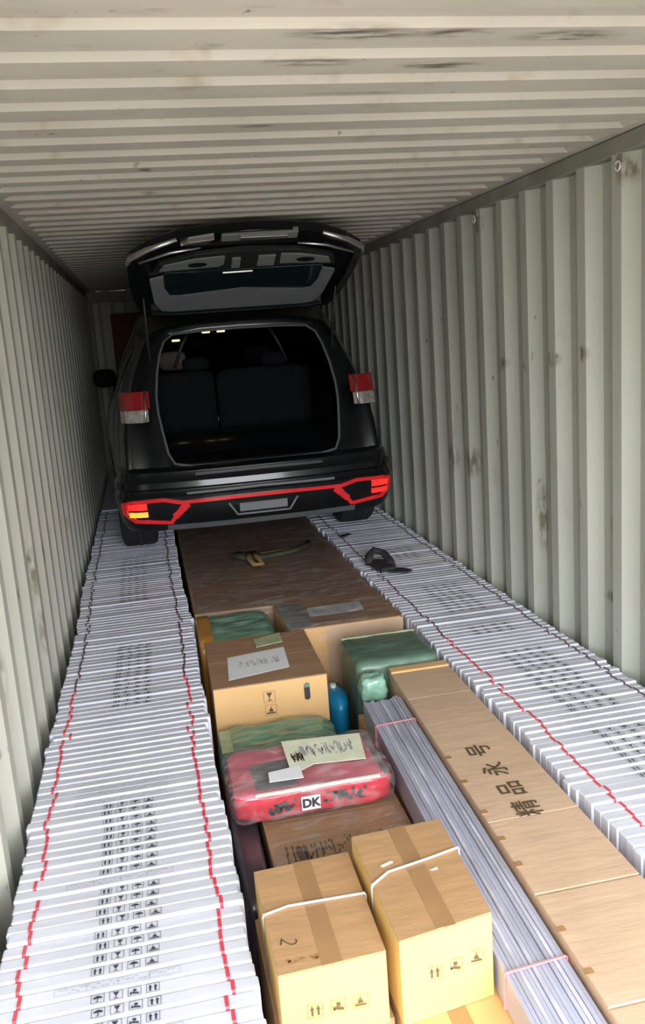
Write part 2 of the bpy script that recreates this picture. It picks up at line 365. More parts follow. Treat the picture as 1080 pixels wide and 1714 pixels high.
def glyph(kind, cx, s=.030):
    """handling symbols: arrows, glass, umbrella, hand"""
    h = s/2; q = frame2(cx-h, cx+h, -h+.0005, h-.0005)
    def T(*p): return [(cx+x*s, y*s) for x, y in p]
    if kind == 'arrows':
        for k in (-.2, .2): q += [T((k-.07, -.36), (k+.07, -.36), (k+.07, .05), (k-.07, .05)), T((k-.15, .05), (k+.15, .05), (k, .38))]
    elif kind == 'glass': q += [T((-.25, .36), (.25, .36), (.06, -.02), (-.06, -.02)), T((-.03, -.02), (.03, -.02), (.03, -.3), (-.03, -.3)), T((-.18, -.3), (.18, -.3), (.18, -.37), (-.18, -.37))]
    elif kind == 'umbrella': q += [T((-.38, 0), (.38, 0), (.28, .2), (0, .34), (-.28, .2)), T((-.025, -.35), (.04, -.35), (.04, 0), (-.025, 0)), T((-.12, -.36), (.03, -.36), (.03, -.29), (-.12, -.29))]
    elif kind == 'hand': q += [T((-.38, -.2), (.30, -.36), (.38, -.2), (-.1, -.05)), T((-.12, -.02), (.14, -.02), (.14, .24), (-.12, .24)), T((-.36, -.3), (-.2, -.3), (-.3, .1))]
    elif kind == 'stack': q += [T((-.38, -.34), (.38, -.34), (.38, -.20), (-.38, -.20)), T((-.2, -.15), (.2, -.15), (.1, .12), (-.1, .12)), T((-.03, .12), (.03, .12), (.03, .34), (-.03, .34))]
    return q
def print_mesh(order, x0, step, m=None, text=None):
    q = []
    if text:
        a, b, n = text
        q += frame2(a, b, -.012, .012, .0008)
        rnd = random.Random(n)
        for i in range(1, 4): xx = a+(b-a)*i/4; q.append([(xx, -.012), (xx+.001, -.012), (xx+.001, .012), (xx, .012)])
        x = a+.008
        while x < b-.012:
            l = rnd.uniform(.003, .010); yy = rnd.choice((-.006, .0, .005)); q.append([(x, yy), (x+l, yy), (x+l, yy+.0022), (x, yy+.0022)]); x += l+.003
    else:
        for i, g in enumerate(order): q += glyph(g, x0+i*step)
    vs, fs = quadset(q, CH+.0022)
    me = bpy.data.meshes.new('printed_symbols'); me.from_pydata(vs, [], fs); me.materials.append(m_ink2 if text else m_ink); return me
oA = ['umbrella', 'glass', 'hand', 'arrows']; oB = ['arrows', 'glass', 'umbrella', 'stack']
prints = {(-1, 'A'): print_mesh(oA, -.058, .0415), (-1, 'B'): print_mesh(oB, -.058, .0425), (1, 'A'): print_mesh(oA, -.05, .05), (1, 'B'): print_mesh(oB, -.055, .056),
          (-1, 'T'): print_mesh(None, 0, 0, text=(-.16, .13, 3)), (1, 'T'): print_mesh(None, 0, 0, text=(-.13, .17, 5))}
zoneL = [(1.30, 1.74, 'T', 'at its near end'), (1.74, 1.87, 'A', 'of the symbol group nearest the camera'), (1.87, 1.93, 'T', 'between first and second symbol clusters'),
         (1.93, 2.27, 'B', 'of the second symbol cluster'), (2.27, 2.32, 'T', 'between second and third symbol clusters'), (2.32, 2.76, 'B', 'of the third symbol cluster'),
         (2.76, 2.86, 'T', 'beyond the third symbol cluster'), (2.86, 3.50, '', 'in the stretch beside the red bag'), (3.50, 4.28, 'B', 'of the cluster beside the orange-taped sack'),
         (4.28, 5.02, '', 'beside the big dark carton'), (5.02, 6.07, 'B', 'of the cluster before the car tyre'), (6.07, 9, '', 'under the car')]
zoneR = [(1.3, 2.30, '', 'at its near end'), (2.30, 2.70, 'B', 'of the symbol cluster nearest the camera'), (2.70, 2.82, 'T', 'between its two nearest symbol clusters'),
         (2.82, 3.50, 'B', 'of the second symbol cluster'), (3.50, 3.72, '', 'beyond the second symbol cluster'), (3.72, 3.86, 'B', 'of the short mid-row symbol group'),
         (3.86, 4.10, 'T', 'beyond the short mid-row symbol group'), (4.10, 4.60, 'B', 'of the cluster before the black strap'), (4.60, 5.20, '', 'under or beside the black strap'),
         (5.20, 5.50, 'B', 'of the cluster before the car tyre'), (5.50, 9, '', 'under the car')]
ORD = 'first second third fourth fifth sixth seventh eighth ninth tenth eleventh twelfth thirteenth fourteenth fifteenth sixteenth seventeenth eighteenth nineteenth twentieth'.split()
ORD += ['twenty-'+q for q in ORD[:9]]
PITCHY = .0452
def row(side, cx, zones, wname):
    y = 1.36; i = 0; walk = 0; lean = 0; zi = 0; zprev = None
    while i < 146:
        walk = max(-.010, min(.010, walk+random.uniform(-.003, .003)))
        lean = 0
        z = next(q for q in zones if q[0] <= y+.05 < q[1])
        cname = 'white_carton'
        o = bpy.data.objects.new(cname, carton_me[i % 5]); COL.objects.link(o)
        a = math.radians(lean)
        hs = 1+random.choice((0, 0, 0, 0, .002, -.003, .005, 0))+random.uniform(-.0016, .0016)
        dx = walk+random.uniform(-.004, .004)
        if random.random() < .07: dx += random.choice((-1, 1))*.010
        dx = max(-.018, min(.018, dx))
        o.location = (cx+dx, y, .0005)
        o.rotation_euler = (-a, 0, math.radians(random.uniform(-.06, .06))); o.scale = (1, 1, hs)
        pr = {'A': 'printed', 'B': 'printed', 'T': 'faintly printed', '': 'plain'}[z[2]]
        if z is not zprev: zi = 0
        zprev = z; zi += 1
        if z[1] == 9: lab = 'plain white carton of the %s row, in the dark under or beyond the car tyre' % wname
        else: lab = '%s %s white carton, %s row, %s' % (ORD[zi-1], pr, wname, z[3])
        tag(o, lab, 'carton', '%s row of white cartons: %s' % (wname, z[3]))
        for k in (0, 1):
            if side == -1 and random.random() < .03: continue
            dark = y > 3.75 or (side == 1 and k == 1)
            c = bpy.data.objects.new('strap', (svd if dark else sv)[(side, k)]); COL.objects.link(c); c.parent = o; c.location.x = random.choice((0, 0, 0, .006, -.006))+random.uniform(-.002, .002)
        if side == 1 and y < 5.5:
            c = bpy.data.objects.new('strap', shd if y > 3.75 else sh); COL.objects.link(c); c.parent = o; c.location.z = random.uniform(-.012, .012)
        if z[2]:
            c = bpy.data.objects.new('printed_symbols', prints[(side, z[2])]); COL.objects.link(c); c.parent = o; c.location.x = random.uniform(-.004, .004); c['kind'] = 'stuff'
        y += PITCHY; i += 1
    # the rest of the row, hidden under the car
    L = []
    y += .01
    while y < Y1-.20:
        L.append(bx(cx-CW/2, cx+CW/2, y-.021, y+.021, .001, CH+.01)); y += PITCHY
    tag(build('white_cartons', L, m_white), 'far white cartons of the %s row, in the dark under the car' % wname, 'cartons', kind='stuff')
row(-1, -.830, zoneL, 'left')
row(1, .845, zoneR, 'right')

# ------------------------------------------------------------------ text as flat mesh
def text_mesh(body, size, m, spacing=1.0, shear=0, bold=0):
    cu = bpy.data.curves.new('t', 'FONT'); cu.body = body; cu.size = size; cu.space_character = spacing; cu.align_x = 'CENTER'; cu.align_y = 'CENTER'; cu.resolution_u = 3
    cu.offset = bold; cu.shear = shear
    o = bpy.data.objects.new('t', cu); COL.objects.link(o)
    bpy.context.view_layer.update()
    dg = bpy.context.evaluated_depsgraph_get(); me = bpy.data.meshes.new_from_object(o.evaluated_get(dg)); bpy.data.objects.remove(o)
    me.materials.clear(); me.materials.append(m); return me
def scribble(name, parent, x0, x1, y, dy, z, m, n=30, seed=1, r=.0012, plane='xy', amp=.5):
    """hand-writing-like ink line lying on a face"""
    rnd = random.Random(seed); L = []
    x = x0; step = (x1-x0)/n
    for i in range(n):
        a = (x, y+rnd.uniform(-dy, dy)); b = (x+step*rnd.uniform(-.3, 1.1), y+rnd.uniform(-dy, dy))
        d = Vector((b[0]-a[0], b[1]-a[1])); 
        if d.length > 1e-4:
            nn = Vector((-d.y, d.x)).normalized()*r
            q = [(a[0]-nn.x, a[1]-nn.y), (b[0]-nn.x, b[1]-nn.y), (b[0]+nn.x, b[1]+nn.y), (a[0]+nn.x, a[1]+nn.y)]
            L.append(q)
        x += step
    vs, fs = [], []
    for q in L:
        k = len(vs); vs += [(u, v, z) if plane == 'xy' else (u, z, v) for u, v in q]; fs.append((k, k+1, k+2, k+3))
    return build(name, [(vs, fs, 0)], m, parent)
def icon_face(parent, x, z, y, kind, s):
    q = [[((a-0)*1, b) for a, b in poly] for poly in glyph(kind, 0, s)]
    vs, fs = [], []
    for poly in q:
        k = len(vs); vs += [(x+a, y, z+b) for a, b in poly]; fs.append(tuple(range(k, k+len(poly))))
    build('printed_symbol', [(vs, fs, 0)], m_ink_b, parent)
m_ink_b = mat('brown_black_carton_ink', (.10, .065, .03), .7)

# ------------------------------------------------------------------ brown boxes
def carton(label, quad, z0, z1, msides, mtop, tape=True, name='cardboard_box', seam='y', gap=True, zt=None):
    """box from its four top corners (clockwise from far left), standing on z0; body + two top flaps + tape seam"""
    A, B, C_, D_ = [Vector((*q, 0)) for q in quad]
    c = (A+B+C_+D_)/4; t = thing(name, label, 'box', (c.x, c.y, z0)); h = z1-z0
    loc = [((q-c).x, (q-c).y) for q in (A, B, C_, D_)]
    build('body', [prism(loc, 0, h-.005)], msides, t, bevel=.004, seg=2)
    A, B, C_, D_ = [Vector((*q, 0)) for q in loc]
    g = .0015
    if seam == 'y':
        m1, m2 = (A+B)/2, (D_+C_)/2; s = (B-A).normalized()*g
        f1, f2 = [A, m1-s, m2-s, D_], [m1+s, B, C_, m2+s]
    else:
        m1, m2 = (A+D_)/2, (B+C_)/2; s = (D_-A).normalized()*g
        f1, f2 = [A, B, m2-s, m1-s], [m1+s, m2+s, C_, D_]
    for f in (f1, f2): build('top_flap', [prism([(p.x, p.y) for p in f], h-.0045, h)], mtop, t, bevel=.0015)
    if tape:
        if seam == 'y':
            d = (B-A).normalized()*.024; p0, p1 = (A+B)/2, (D_+C_)/2
        else:
            d = (A-D_).normalized()*.024; p0, p1 = (A+D_)/2, (B+C_)/2
        build('packing_tape', [prism([((p0-d).x, (p0-d).y), ((p0+d).x, (p0+d).y), ((p1+d).x, (p1+d).y), ((p1-d).x, (p1-d).y)][::1], h+.0002, h+.0009)], m_tape_f, t)
    return t, c, h
m_tape_f = mat('faded_packing_tape', (.38, .215, .10), .35, coat=.4, var=.12, vscale=9)

def film(parent, dx, dy, dz, seed=0, amp=.004, p=14):
    return bmobj('plastic_wrap', soft(dx+.012, dy+.012, dz+.006, p, 22, amp, 14, seed, (1, 2, 1)), m_film, parent)

# A big flat film-wrapped carton under the car's tail
t, c, h = carton('very large dark brown film-wrapped carton reaching under the car, dark strap lying on it', [(-.505, 7.3), (.518, 7.3), (.518, 4.57), (-.505, 4.605)], 0, .60, m_card_d, m_card_d, tape=False, seam='x')
build('packing_tape', [bx(.03, .08, -1.36, 1.36, h+.0003, h+.0012)], m_tape_f, t)
ob = film(t, 1.015, 2.73, .602, 3, .003, 30)
# strap on it
t = thing('webbing_strap', 'curved dark olive webbing strap with tan loop lying on the big brown carton', 'strap', (.06, 5.62, .618))
build('band', [tube([(-.20, .10, .012), (-.215, .02, .022), (-.15, -.06, .020), (-.05, -.06, .012), (.08, -.02, .012), (.18, .02, .014), (.26, .10, .014), (.31, .22, .014)], [.030, .036, .034, .030, .028, .026, .022, .014], 10, flat=.55)], m_olive, t, smooth='all')
build('loop', [tube([(-.14, -.03, .045), (-.15, -.12, .03), (-.13, -.24, .014), (-.09, -.25, .014), (-.10, -.12, .03), (-.11, -.03, .045)], .021, 8, flat=.6)], m_tan, t, smooth='all')
build('cord', [tube([(-.06, .05, .01), (.05, .08, .008), (.15, .10, .008)], .004, 6)], m_tan, t, smooth='all')
# black folded strap on right cartons
t = thing('folded_strap', 'black folded strap with an arched loop and flat tail on the right white cartons', 'strap', (.66, 5.02, .619))
build('loop', [tube([(-.055, .05, .012), (-.045, .10, .05), (.0, .14, .075), (.05, .10, .06), (.065, .02, .03), (.055, -.06, .016)], .027, 8, flat=.7)], m_dark, t, smooth='all')
build('pad', [prism([(-.06, .0), (-.02, .10), (.06, .04), (.06, -.13), (-.03, -.15)], .001, .03)], m_dark, t, bevel=.006)
build('tail', [prism([(.03, -.06), (.13, -.14), (.15, -.19), (.10, -.21), (.0, -.15)], .001, .012)], m_dark, t, bevel=.004)
tag(build('black_scrap', [prism([(.60, 5.92), (.68, 5.97), (.70, 5.94), (.62, 5.88)], .618, .626)], m_dark, bevel=.002), 'small flat black scrap on the right cartons before the right tyre', 'scrap')

# B green sack with orange tape
t = thing('green_sack', 'small green wrapped bundle with orange tape round its left end, by the left cartons', 'sack', (-.309, 4.325, 0))
bmobj('cover', soft(.400, .48, .613, 10, 16, .008, 8, 4, (1, 3, 1)), m_green, t)
bmobj('orange_tape', soft(.085, .484, .617, 14, 10, .004, 9, 4), m_orange, t, loc=(-.162, 0, 0))
# C film wrapped carton
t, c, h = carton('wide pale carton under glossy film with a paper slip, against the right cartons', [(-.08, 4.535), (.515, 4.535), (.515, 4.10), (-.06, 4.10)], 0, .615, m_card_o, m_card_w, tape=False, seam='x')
build('side_panel', [bx(-.10, .30, -.2195, -.2185, .06, h-.01)], m_card_n, t)
build('paper_slip', [prism([(-.14, .09), (.15, .10), (.14, -.05), (-.15, -.055)], h+.001, h+.002)], mat('grey_paper_slip', (.62, .64, .66), .5, var=.25, vscale=18), t)
build('dark_tape', [bx(-.29, -.16, -.21, .20, h+.0005, h+.0015)], m_greyf, t)
scribble('handwriting', t, -.12, .12, .02, .035, h+.0025, m_ink2, 46, 5, .0015)
film(t, .585, .43, .617, 8, .006, 20)
# D box with sheet of paper
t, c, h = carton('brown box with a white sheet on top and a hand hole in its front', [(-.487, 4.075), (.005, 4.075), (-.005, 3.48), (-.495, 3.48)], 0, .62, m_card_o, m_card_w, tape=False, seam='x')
build('paper_sheet', [prism([(-.155, .045), (.115, .09), (.10, -.165), (-.175, -.225)], h+.0008, h+.0018)], m_paper, t)
scribble('handwriting', t, -.11, .07, -.06, .045, h+.0022, m_ink2, 44, 9, .0014)
build('note_slip', [prism([(-.01, .235), (.125, .285), (.12, .155), (-.01, .125)], h+.003, h+.006)], m_note, t)
build('note_tape', [prism([(-.06, .20), (.14, .25), (.24, .30), (.24, .285), (.13, .225)], h+.0006, h+.0014)], m_tape_f, t)  # thin strip of faded tape running beneath the note slip
hs_ = [( .149+.013*math.cos(a), .552+(.026 if math.sin(a) > 0 else -.026)+.013*math.sin(a)) for a in [2*PI*i/20 for i in range(20)]]
build('hand_hole', [([(x, -.2995, z) for x, z in hs_]+[(x, -.2985, z) for x, z in hs_], [tuple(range(20)), tuple(range(20, 40))]+[(i, (i+1) % 20, 20+(i+1) % 20, 20+i) for i in range(20)], 0)], m_black, t)
build('hand_hole_flap', [bx(.138, .160, -.3005, -.2995, .570, .588)], m_green, t)
icon_face(t, -.015, .553, -.3003, 'glass', .050); icon_face(t, -.012, .492, -.3003, 'stack', .050)
# E blue drum
t = thing('blue_drum', 'glossy blue plastic drum squeezed between the brown box and dark green bale', 'drum')
t.location = (.062, 3.68, 0)
vs = []; n = 28; profd = [(.0, 0), (.05, 0), (.052, .02), (.0525, .20), (.050, .22), (.0525, .24), (.0525, .40), (.050, .44), (.02, .452), (.0, .452)]
for r, z in profd: vs += [(r*math.cos(2*PI*i/n), r*2.7*math.sin(2*PI*i/n), z) for i in range(n)]
build('barrel', [(vs, [(j*n+i, j*n+(i+1) % n, (j+1)*n+(i+1) % n, (j+1)*n+i) for j in range(len(profd)-1) for i in range(n)], 0)], m_blue, t, smooth='all')
build('bung_cap', [tube([(0, .03, .45), (0, .03, .468)], .014, 14)], m_rope, t, smooth=True)
# F dark green bale
t = thing('green_bale', 'large dark green wrapped bale with square corners, beside the far end of the long carton', 'bale', (.325, 3.69, 0))
bmobj('cover', soft(.392, .365, .628, 16, 20, .005, 8, 11, (1, 2, 1)), m_green_d, t)
build('yellow_edge_tape', [bx(-.18, .18, .158, .174, .618, .6255)], m_note, t, bevel=.002)
t = thing('pale_green_roll', 'pale glossy green rolled film at the front of the dark green bale', 'roll', (.180, 3.425, .487))
bmobj('rolled_film', soft(.125, .115, .125, 4, 12, .008, 30, 2), m_green_l, t)
# G green bundle
t = thing('green_bundle', 'long low green shiny bundle lying between the box with paper and the red bag', 'bundle', (-.262, 3.255, .285))
bmobj('cover', soft(.50, .33, .215, 5, 18, .012, 9, 6, (1, 4, 1)), m_green, t)
build('tape', [bx(-.235, -.19, -.10, .09, .203, .206)], m_note, t)
carton('hidden brown box beneath the long low green bundle', [(-.50, 3.42), (-.02, 3.42), (-.02, 3.10), (-.50, 3.10)], 0, .285, m_card, m_card)
# I wrapped scribbled carton and black bag
t, c, h = carton('film-wrapped brown carton with black scribbles beneath the red bag', [(-.412, 2.98), (.06, 2.98), (.052, 2.27), (-.412, 2.27)], 0, .478, m_card, m_card, tape=False, seam='x')
scribble('scribbles', t, -.14, .22, -.20, .06, h+.0012, m_ink_b, 42, 3, .0028)
scribble('scribbles', t, -.19, -.11, -.22, .07, h+.0012, m_ink_b, 22, 8, .003)
film(t, .47, .70, .480, 12, .004, 24)
t = thing('black_bag', 'flat black plastic bag beside the red bag, against the left cartons', 'bag', (-.470, 2.55, 0))
bmobj('cover', soft(.095, .62, .475, 10, 14, .006, 12, 9), m_black, t)
# H red quilt bag
t = thing('red_quilt_bag', 'red quilt bag in crinkled clear plastic with paper slips on top', 'bag', (-.230, 2.785, .485))
def hm(cn, nn):
    if cn.z > .095:
        if -.20 < cn.x < -.06 and -.14 < cn.y < .05: return 2
        if cn.x > .235: return 2
        return 1
    return 0
bmobj('cover', soft(.55, .36, .112, 8, 22, .008, 12, 14, (1, 1, 1), hm), [m_red, m_pink, m_greyf], t)
build('white_band', [tube([(-.20, -.166, .104), (-.05, -.171, .106), (.22, -.169, .105)], .012, 8, flat=.5)], m_rope, t, smooth='all')
build('paper_slip', [prism([(-.062, .155), (.225, .125), (.200, -.07), (.02, -.05), (-.065, -.10)], .120, .1215)], m_cream, t)
build('paper_slip', [prism([(-.14, -.06), (-.03, -.045), (-.03, -.13), (-.145, -.125)], .1205, .1225)], m_paper, t)
scribble('handwriting', t, -.03, .18, .045, .05, .1222, m_ink2, 44, 31, .0022)
scribble('handwriting', t, -.045, -.005, .015, .035, .1224, m_ink_b, 14, 17, .0026)
build('printed_panel', [bx(-.052, .012, -.1845, -.183, .032, .082)], m_paper, t, bevel=.0004)
me = text_mesh('DK', .042, m_ink, bold=.002); ob = link('printed_letters', me, t, (-.02, -.1852, .056)); ob.rotation_euler.x = PI/2
scribble('printed_lettering', t, -.16, -.068, .052, .024, -.1785, m_ink, 18, 3, .005, plane='xz')
scribble('printed_lettering', t, .028, .17, .062, .024, -.1795, m_ink, 26, 4, .005, plane='xz')
bmobj('plastic_wrap', soft(.575, .385, .122, 9, 26, .010, 16, 3, (1, 1.6, 1)), m_film, t)
# L lower boxes
carton('pale brown box lying low beneath the right strapped box, nearest the camera', [(-.212, 2.17), (.045, 2.17), (.048, 1.36), (-.212, 1.36)], 0, .480, m_card_o, m_card_o)
carton('hidden brown box beneath the left strapped box marked 2', [(-.500, 2.17), (-.225, 2.17), (-.225, 1.72), (-.500, 1.72)], 0, .470, m_card, m_card)
# J, K strapped boxes
def strapbox(label, quad, z0, z1, line):
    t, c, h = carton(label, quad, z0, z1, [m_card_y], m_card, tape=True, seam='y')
    pts = [((x-c.x), (y-c.y)) for x, y in line]
    (xa, ya), (xb, yb) = pts[0], pts[-1]
    path = [(xa-.002, ya, .01), (xa-.003, ya, h-.004)]+[(x, y, h+.004) for x, y in pts]+[(xb+.003, yb, h-.004), (xb+.002, yb, .01)]
    build('strapping', [tube(path, .0045, 8, flat=.55)], m_rope, t, smooth='all')
    return t, c, h
t, c, h = strapbox('left strapped brown box marked 2 with three printed symbols on its yellow front', [(-.495, 2.105), (-.232, 2.118), (-.238, 1.712), (-.492, 1.702)], .471, .660, [(-.494, 1.915), (-.43, 1.932), (-.234, 1.925)])
for k, (x, g) in enumerate(((-.414, 'arrows'), (-.360, 'hand'), (-.308, 'stack'))): icon_face(t, x-c.x, .552-.471-.012*0, 1.703-c.y-.0015, g, .036)
ob = link('marker_number', text_mesh('2', .060, m_ink_b, bold=-.001), t, (-.452-c.x, 1.805-c.y, h+.0012)); ob.rotation_euler.z = -1.9
scribble('torn_tape', t, -.10, -.02, -.170, .012, h+.0012, m_tape, 10, 6, .004)
t, c, h = strapbox('right strapped brown box with three printed symbols on its yellow front', [(-.222, 2.112), (.034, 2.122), (.020, 1.709), (-.216, 1.675)], .481, .706, [(-.221, 1.885), (-.17, 1.925), (-.05, 1.95), (.034, 1.972)])
for k, (x, g, z) in enumerate(((-.133, 'arrows', .598), (-.080, 'hand', .600), (-.025, 'stack', .603))):
    icon_face(t, x-c.x, z-.481, 1.675+(x+.216)*.145-c.y-.0025, g, .036)
build('torn_tape_flake', [prism([(.03, .0), (.052, .006), (.05, -.003), (.034, -.004)], h+.001, h+.002)], m_rope, t)
build('torn_tape_flake', [prism([(-.085, .052), (-.055, .064), (-.05, .058), (-.08, .046)], h+.001, h+.004)], m_rope, t)
# support under strips and long carton
carton('long hidden brown box beneath the grey strips and the long carton', [(.085, 3.32), (.52, 3.32), (.50, 1.36), (.058, 1.36)], 0, .483, m_card, m_card, seam='y')
# M strip bundle
t = thing('strip_bundle', 'bundle of long grey-blue plastic strips tied with pink bands beside the long carton', 'bundle', (0, 0, .485))
NS = 14
def mline(s, y):   # s 0..1 across
    xl = .017+(y-1.40)*.0395; wd = .158+.0*(y-1.4)
    return xl+wd*s
for i in range(NS):
    a, b = i/NS, (i+1)/NS-.006
    ya, yb = 1.40+random.uniform(-.01, .01), 3.225+random.uniform(-.008, .012)
    hh = .095+random.uniform(-.004, .002)-(.006 if i in (4, 5, 9) else 0)
    build('strip', [prism([(mline(a, yb), yb), (mline(b, yb), yb), (mline(b, ya), ya), (mline(a, ya), ya)], .001, hh)], m_strip2 if i in (3, 6, 11) else m_strip, t, bevel=.0012)
for y in (2.99, 1.655):
    xl, xr = mline(0, y)-.002, mline(1, y)+.002
    build('pink_band', [tube([(xl, y, .002), (xl, y, .095), (xl+.004, y, .0985), (xr-.004, y+.012, .0985), (xr, y+.012, .095), (xr, y+.012, .002)], .0045, 6, flat=.5)], m_pinks, t)
# N long carton
quad = [(.266, 3.470), (.525, 3.470), (.492, 1.38), (.183, 1.38)]
cx_, cy_ = .366, 2.425
t = thing('long_cardboard_box', 'very long pale brown box marked with four large black characters', 'box', (cx_, cy_, .485))
loc = [(x-cx_, y-cy_) for x, y in quad]
build('body', [prism(loc, 0, .110)], m_card_n, t, bevel=.004, seg=2)
def lerpq(u, v):  # u across 0..1, v from near 0 to far 1
    n0, n1, f0, f1 = Vector(loc[3]), Vector(loc[2]), Vector(loc[0]), Vector(loc[1])
    return (n0.lerp(n1, u)).lerp(f0.lerp(f1, u), v)
for a, b, z in ((0, .045, .1145), (.047, .232, .117), (.236, .40, .1160), (.402, .84, .1155), (.842, .972, .1150), (.974, 1, .1215)):
    q = [lerpq(0, b), lerpq(1, b), lerpq(1, a), lerpq(0, a)]
    build('top_panel', [prism([(p.x, p.y) for p in q], .1095, z)], m_card_n if b < 1 else m_card_o, t, bevel=.002)
random.seed(5)
for v in (.10, .17, .30, .36, .43, .52, .60):
    p = lerpq(.03, v); build('tape_tab', [bx(p.x-.012, p.x+.010, p.y-.012, p.y+.008, .114, .1175)], m_tape_f, t)
for i, chx in enumerate('精品永号'):
    me = text_mesh(chx, .092, m_ink_b, bold=.0008)
    Yc = (2.255, 2.375, 2.505, 2.645)[i]
    ob = link('printed_character', me, t, (.366-.004+.0*i-cx_, Yc-cy_, .1185)); ob.rotation_euler.z = PI/2-.05

# ------------------------------------------------------------------ the car
CX, CY, CZ = .017, 5.42, .6225
car = thing('car', 'black sport utility vehicle with raised tailgate and red-trimmed bumper', 'car', (CX, CY, CZ))
def clamp(x, a, b): return max(a, min(b, x))
def interp(tab, y):
    for (a, va), (b, vb) in zip(tab, tab[1:]):
        if y <= b:
            t_ = clamp((y-a)/(b-a), 0, 1); return va+(vb-va)*t_
    return tab[-1][1]
wT = [(0, .78), (.12, .81), (.4, .875), (.7, .92), (1.2, .95), (2.5, .955), (3.9, .945), (4.4, .88), (4.7, .76), (4.86, .60)]
rT = [(0, 1.535), (.4, 1.60), (1, 1.68), (2, 1.715), (2.7, 1.69), (3.0, 1.63), (3.6, 1.16), (3.8, 1.09), (4.4, 1.02), (4.7, .90), (4.86, .74)]
wr = [(0, .58), (.6, .63), (2.2, .66), (3.0, .63), (3.6, .72), (3.8, .76), (4.5, .70), (4.86, .50)]
WY, WR = (.98, 3.80), .36
def half(y):
    w_, zr, r_ = interp(wT, y), interp(rT, y), interp(wr, y)
    zb = .27
    for q in WY:
        dd = abs(y-q)
        if dd < .43: zb = max(zb, .36+math.sqrt(.43**2-dd**2)-.0)
    zb = min(zb, zr-.2)
    P = [(0, zb), (.6*w_, zb), (w_-.05, zb+.01), (w_-.005, zb+.05), (w_+.008, max(.62, zb+.08)), (w_, max(.85, zb+.12)), (w_-.02, 1.0), (w_-.055, 1.08)]
    a, b = Vector(P[-1]), Vector((r_+.035, zr-.13)); m = a.lerp(b, .5)+Vector((.012, 0))
    P += [tuple(m), tuple(b), (r_-.02, zr-.055), (r_-.14, zr-.015), (r_*.5, zr+.004), (0, zr+.01)]
    out = []
    for i, (x, z) in enumerate(P):
        lim = zr-.004*(len(P)-1-i) + .01
        out.append((x, min(z, lim)))
    return out
NH = 14
def ringpts(h, yf):
    R = [(x, yf(x, z), z) for x, z in h]; Lf = [(-x, yf(x, z), z) for x, z in h[1:-1]][::-1]
    return R+Lf     # bottom centre, right side up, top centre, left side down
def rearlean(z): return 0 if z < .66 else (z-.66)*.46
ys = [0, .15, .32, .48, .56, .64, .74, .86, .98, 1.1, 1.22, 1.32, 1.41, 1.55, 1.8, 2.2, 2.6, 2.9, 3.05, 3.2, 3.32, 3.4, 3.5, 3.62, 3.8, 3.98, 4.1, 4.2, 4.3, 4.5, 4.68, 4.8, 4.86]
rings = []
for y in ys:
    fade = clamp(1-y/.75, 0, 1)
    rings.append(ringpts(half(max(y, .12) if y < .12 else y), lambda x, z, y=y, fade=fade: y+.10*fade*(1 if abs(x) > .7 else .6)+rearlean(z)*fade))
# opening outline rings
OP = [(0, .665), (.22, .665), (.42, .668), (.515, .685), (.55, .75), (.57, .88), (.585, 1.0), (.585, 1.1), (.565, 1.24), (.535, 1.36), (.50, 1.44), (.44, 1.482), (.24, 1.492), (0, 1.495)]
def yrear(x, z): return .03+rearlean(z)*.97+.10*(abs(x)/.8)**3
OB = [(x*1.17 if 3 < i < 11 else x*1.12, (z-1.05)*1.06+1.05 if z > 1.2 else z-.02) for i, (x, z) in enumerate(OP)]
ringC = ringpts(OP, lambda x, z: yrear(x, z)+.02)
ringB = ringpts(OB, lambda x, z: yrear(x, z)-.0)
OQ = [(h0[0]*.96, h0[1]) for h0 in half(.12)]
ringA = ringpts(OQ, lambda x, z: yrear(x, z)+.015)
N2 = len(rings[0])
allr = [ringC, ringB, ringA]+rings
vs = [p for r in allr for p in r]
body, win = [], {}
for s in range(len(allr)-1):
    for i in range(N2):
        f = (s*N2+i, s*N2+(i+1) % N2, (s+1)*N2+(i+1) % N2, (s+1)*N2+i)
        k = i if i < NH-1 else 2*(NH-1)-1-i     # half segment index
        ymid = ys[s-3] if s >= 3 else -1
        seg = None
        if k in (7, 8) and s >= 3:
            if .48 <= ymid < 1.2: seg = 'a'
            elif 1.32 <= ymid < 2.1: seg = 'b'
            elif 2.2 <= ymid < 2.9: seg = 'c'
        if k in (10, 11, 12) and s >= 3 and 3.0 <= ymid < 3.5: seg = 'w'
        if seg:
            win.setdefault((seg, i < NH-1), []).append(f)
        else: body.append(f)
n0 = (len(allr)-1)*N2
body.append(tuple(range(n0, n0+N2)))
build('body_shell', [(vs, body, 0)], m_paint, car, smooth='all')
for key, fl in win.items():
    used = sorted({i for f in fl for i in f}); mp2 = {a: b for b, a in enumerate(used)}
    ob = build('windscreen' if key[0] == 'w' else 'side_window', [([vs[i] for i in used], [tuple(mp2[i] for i in f) for f in fl], 0)], m_glass, car, smooth='all')
# door seal lip around opening
build('opening_seal', [tube([(p[0], p[1]-.012, p[2]) for p in ringC], .009, 8, closed=True)], m_lip, car, smooth='all')
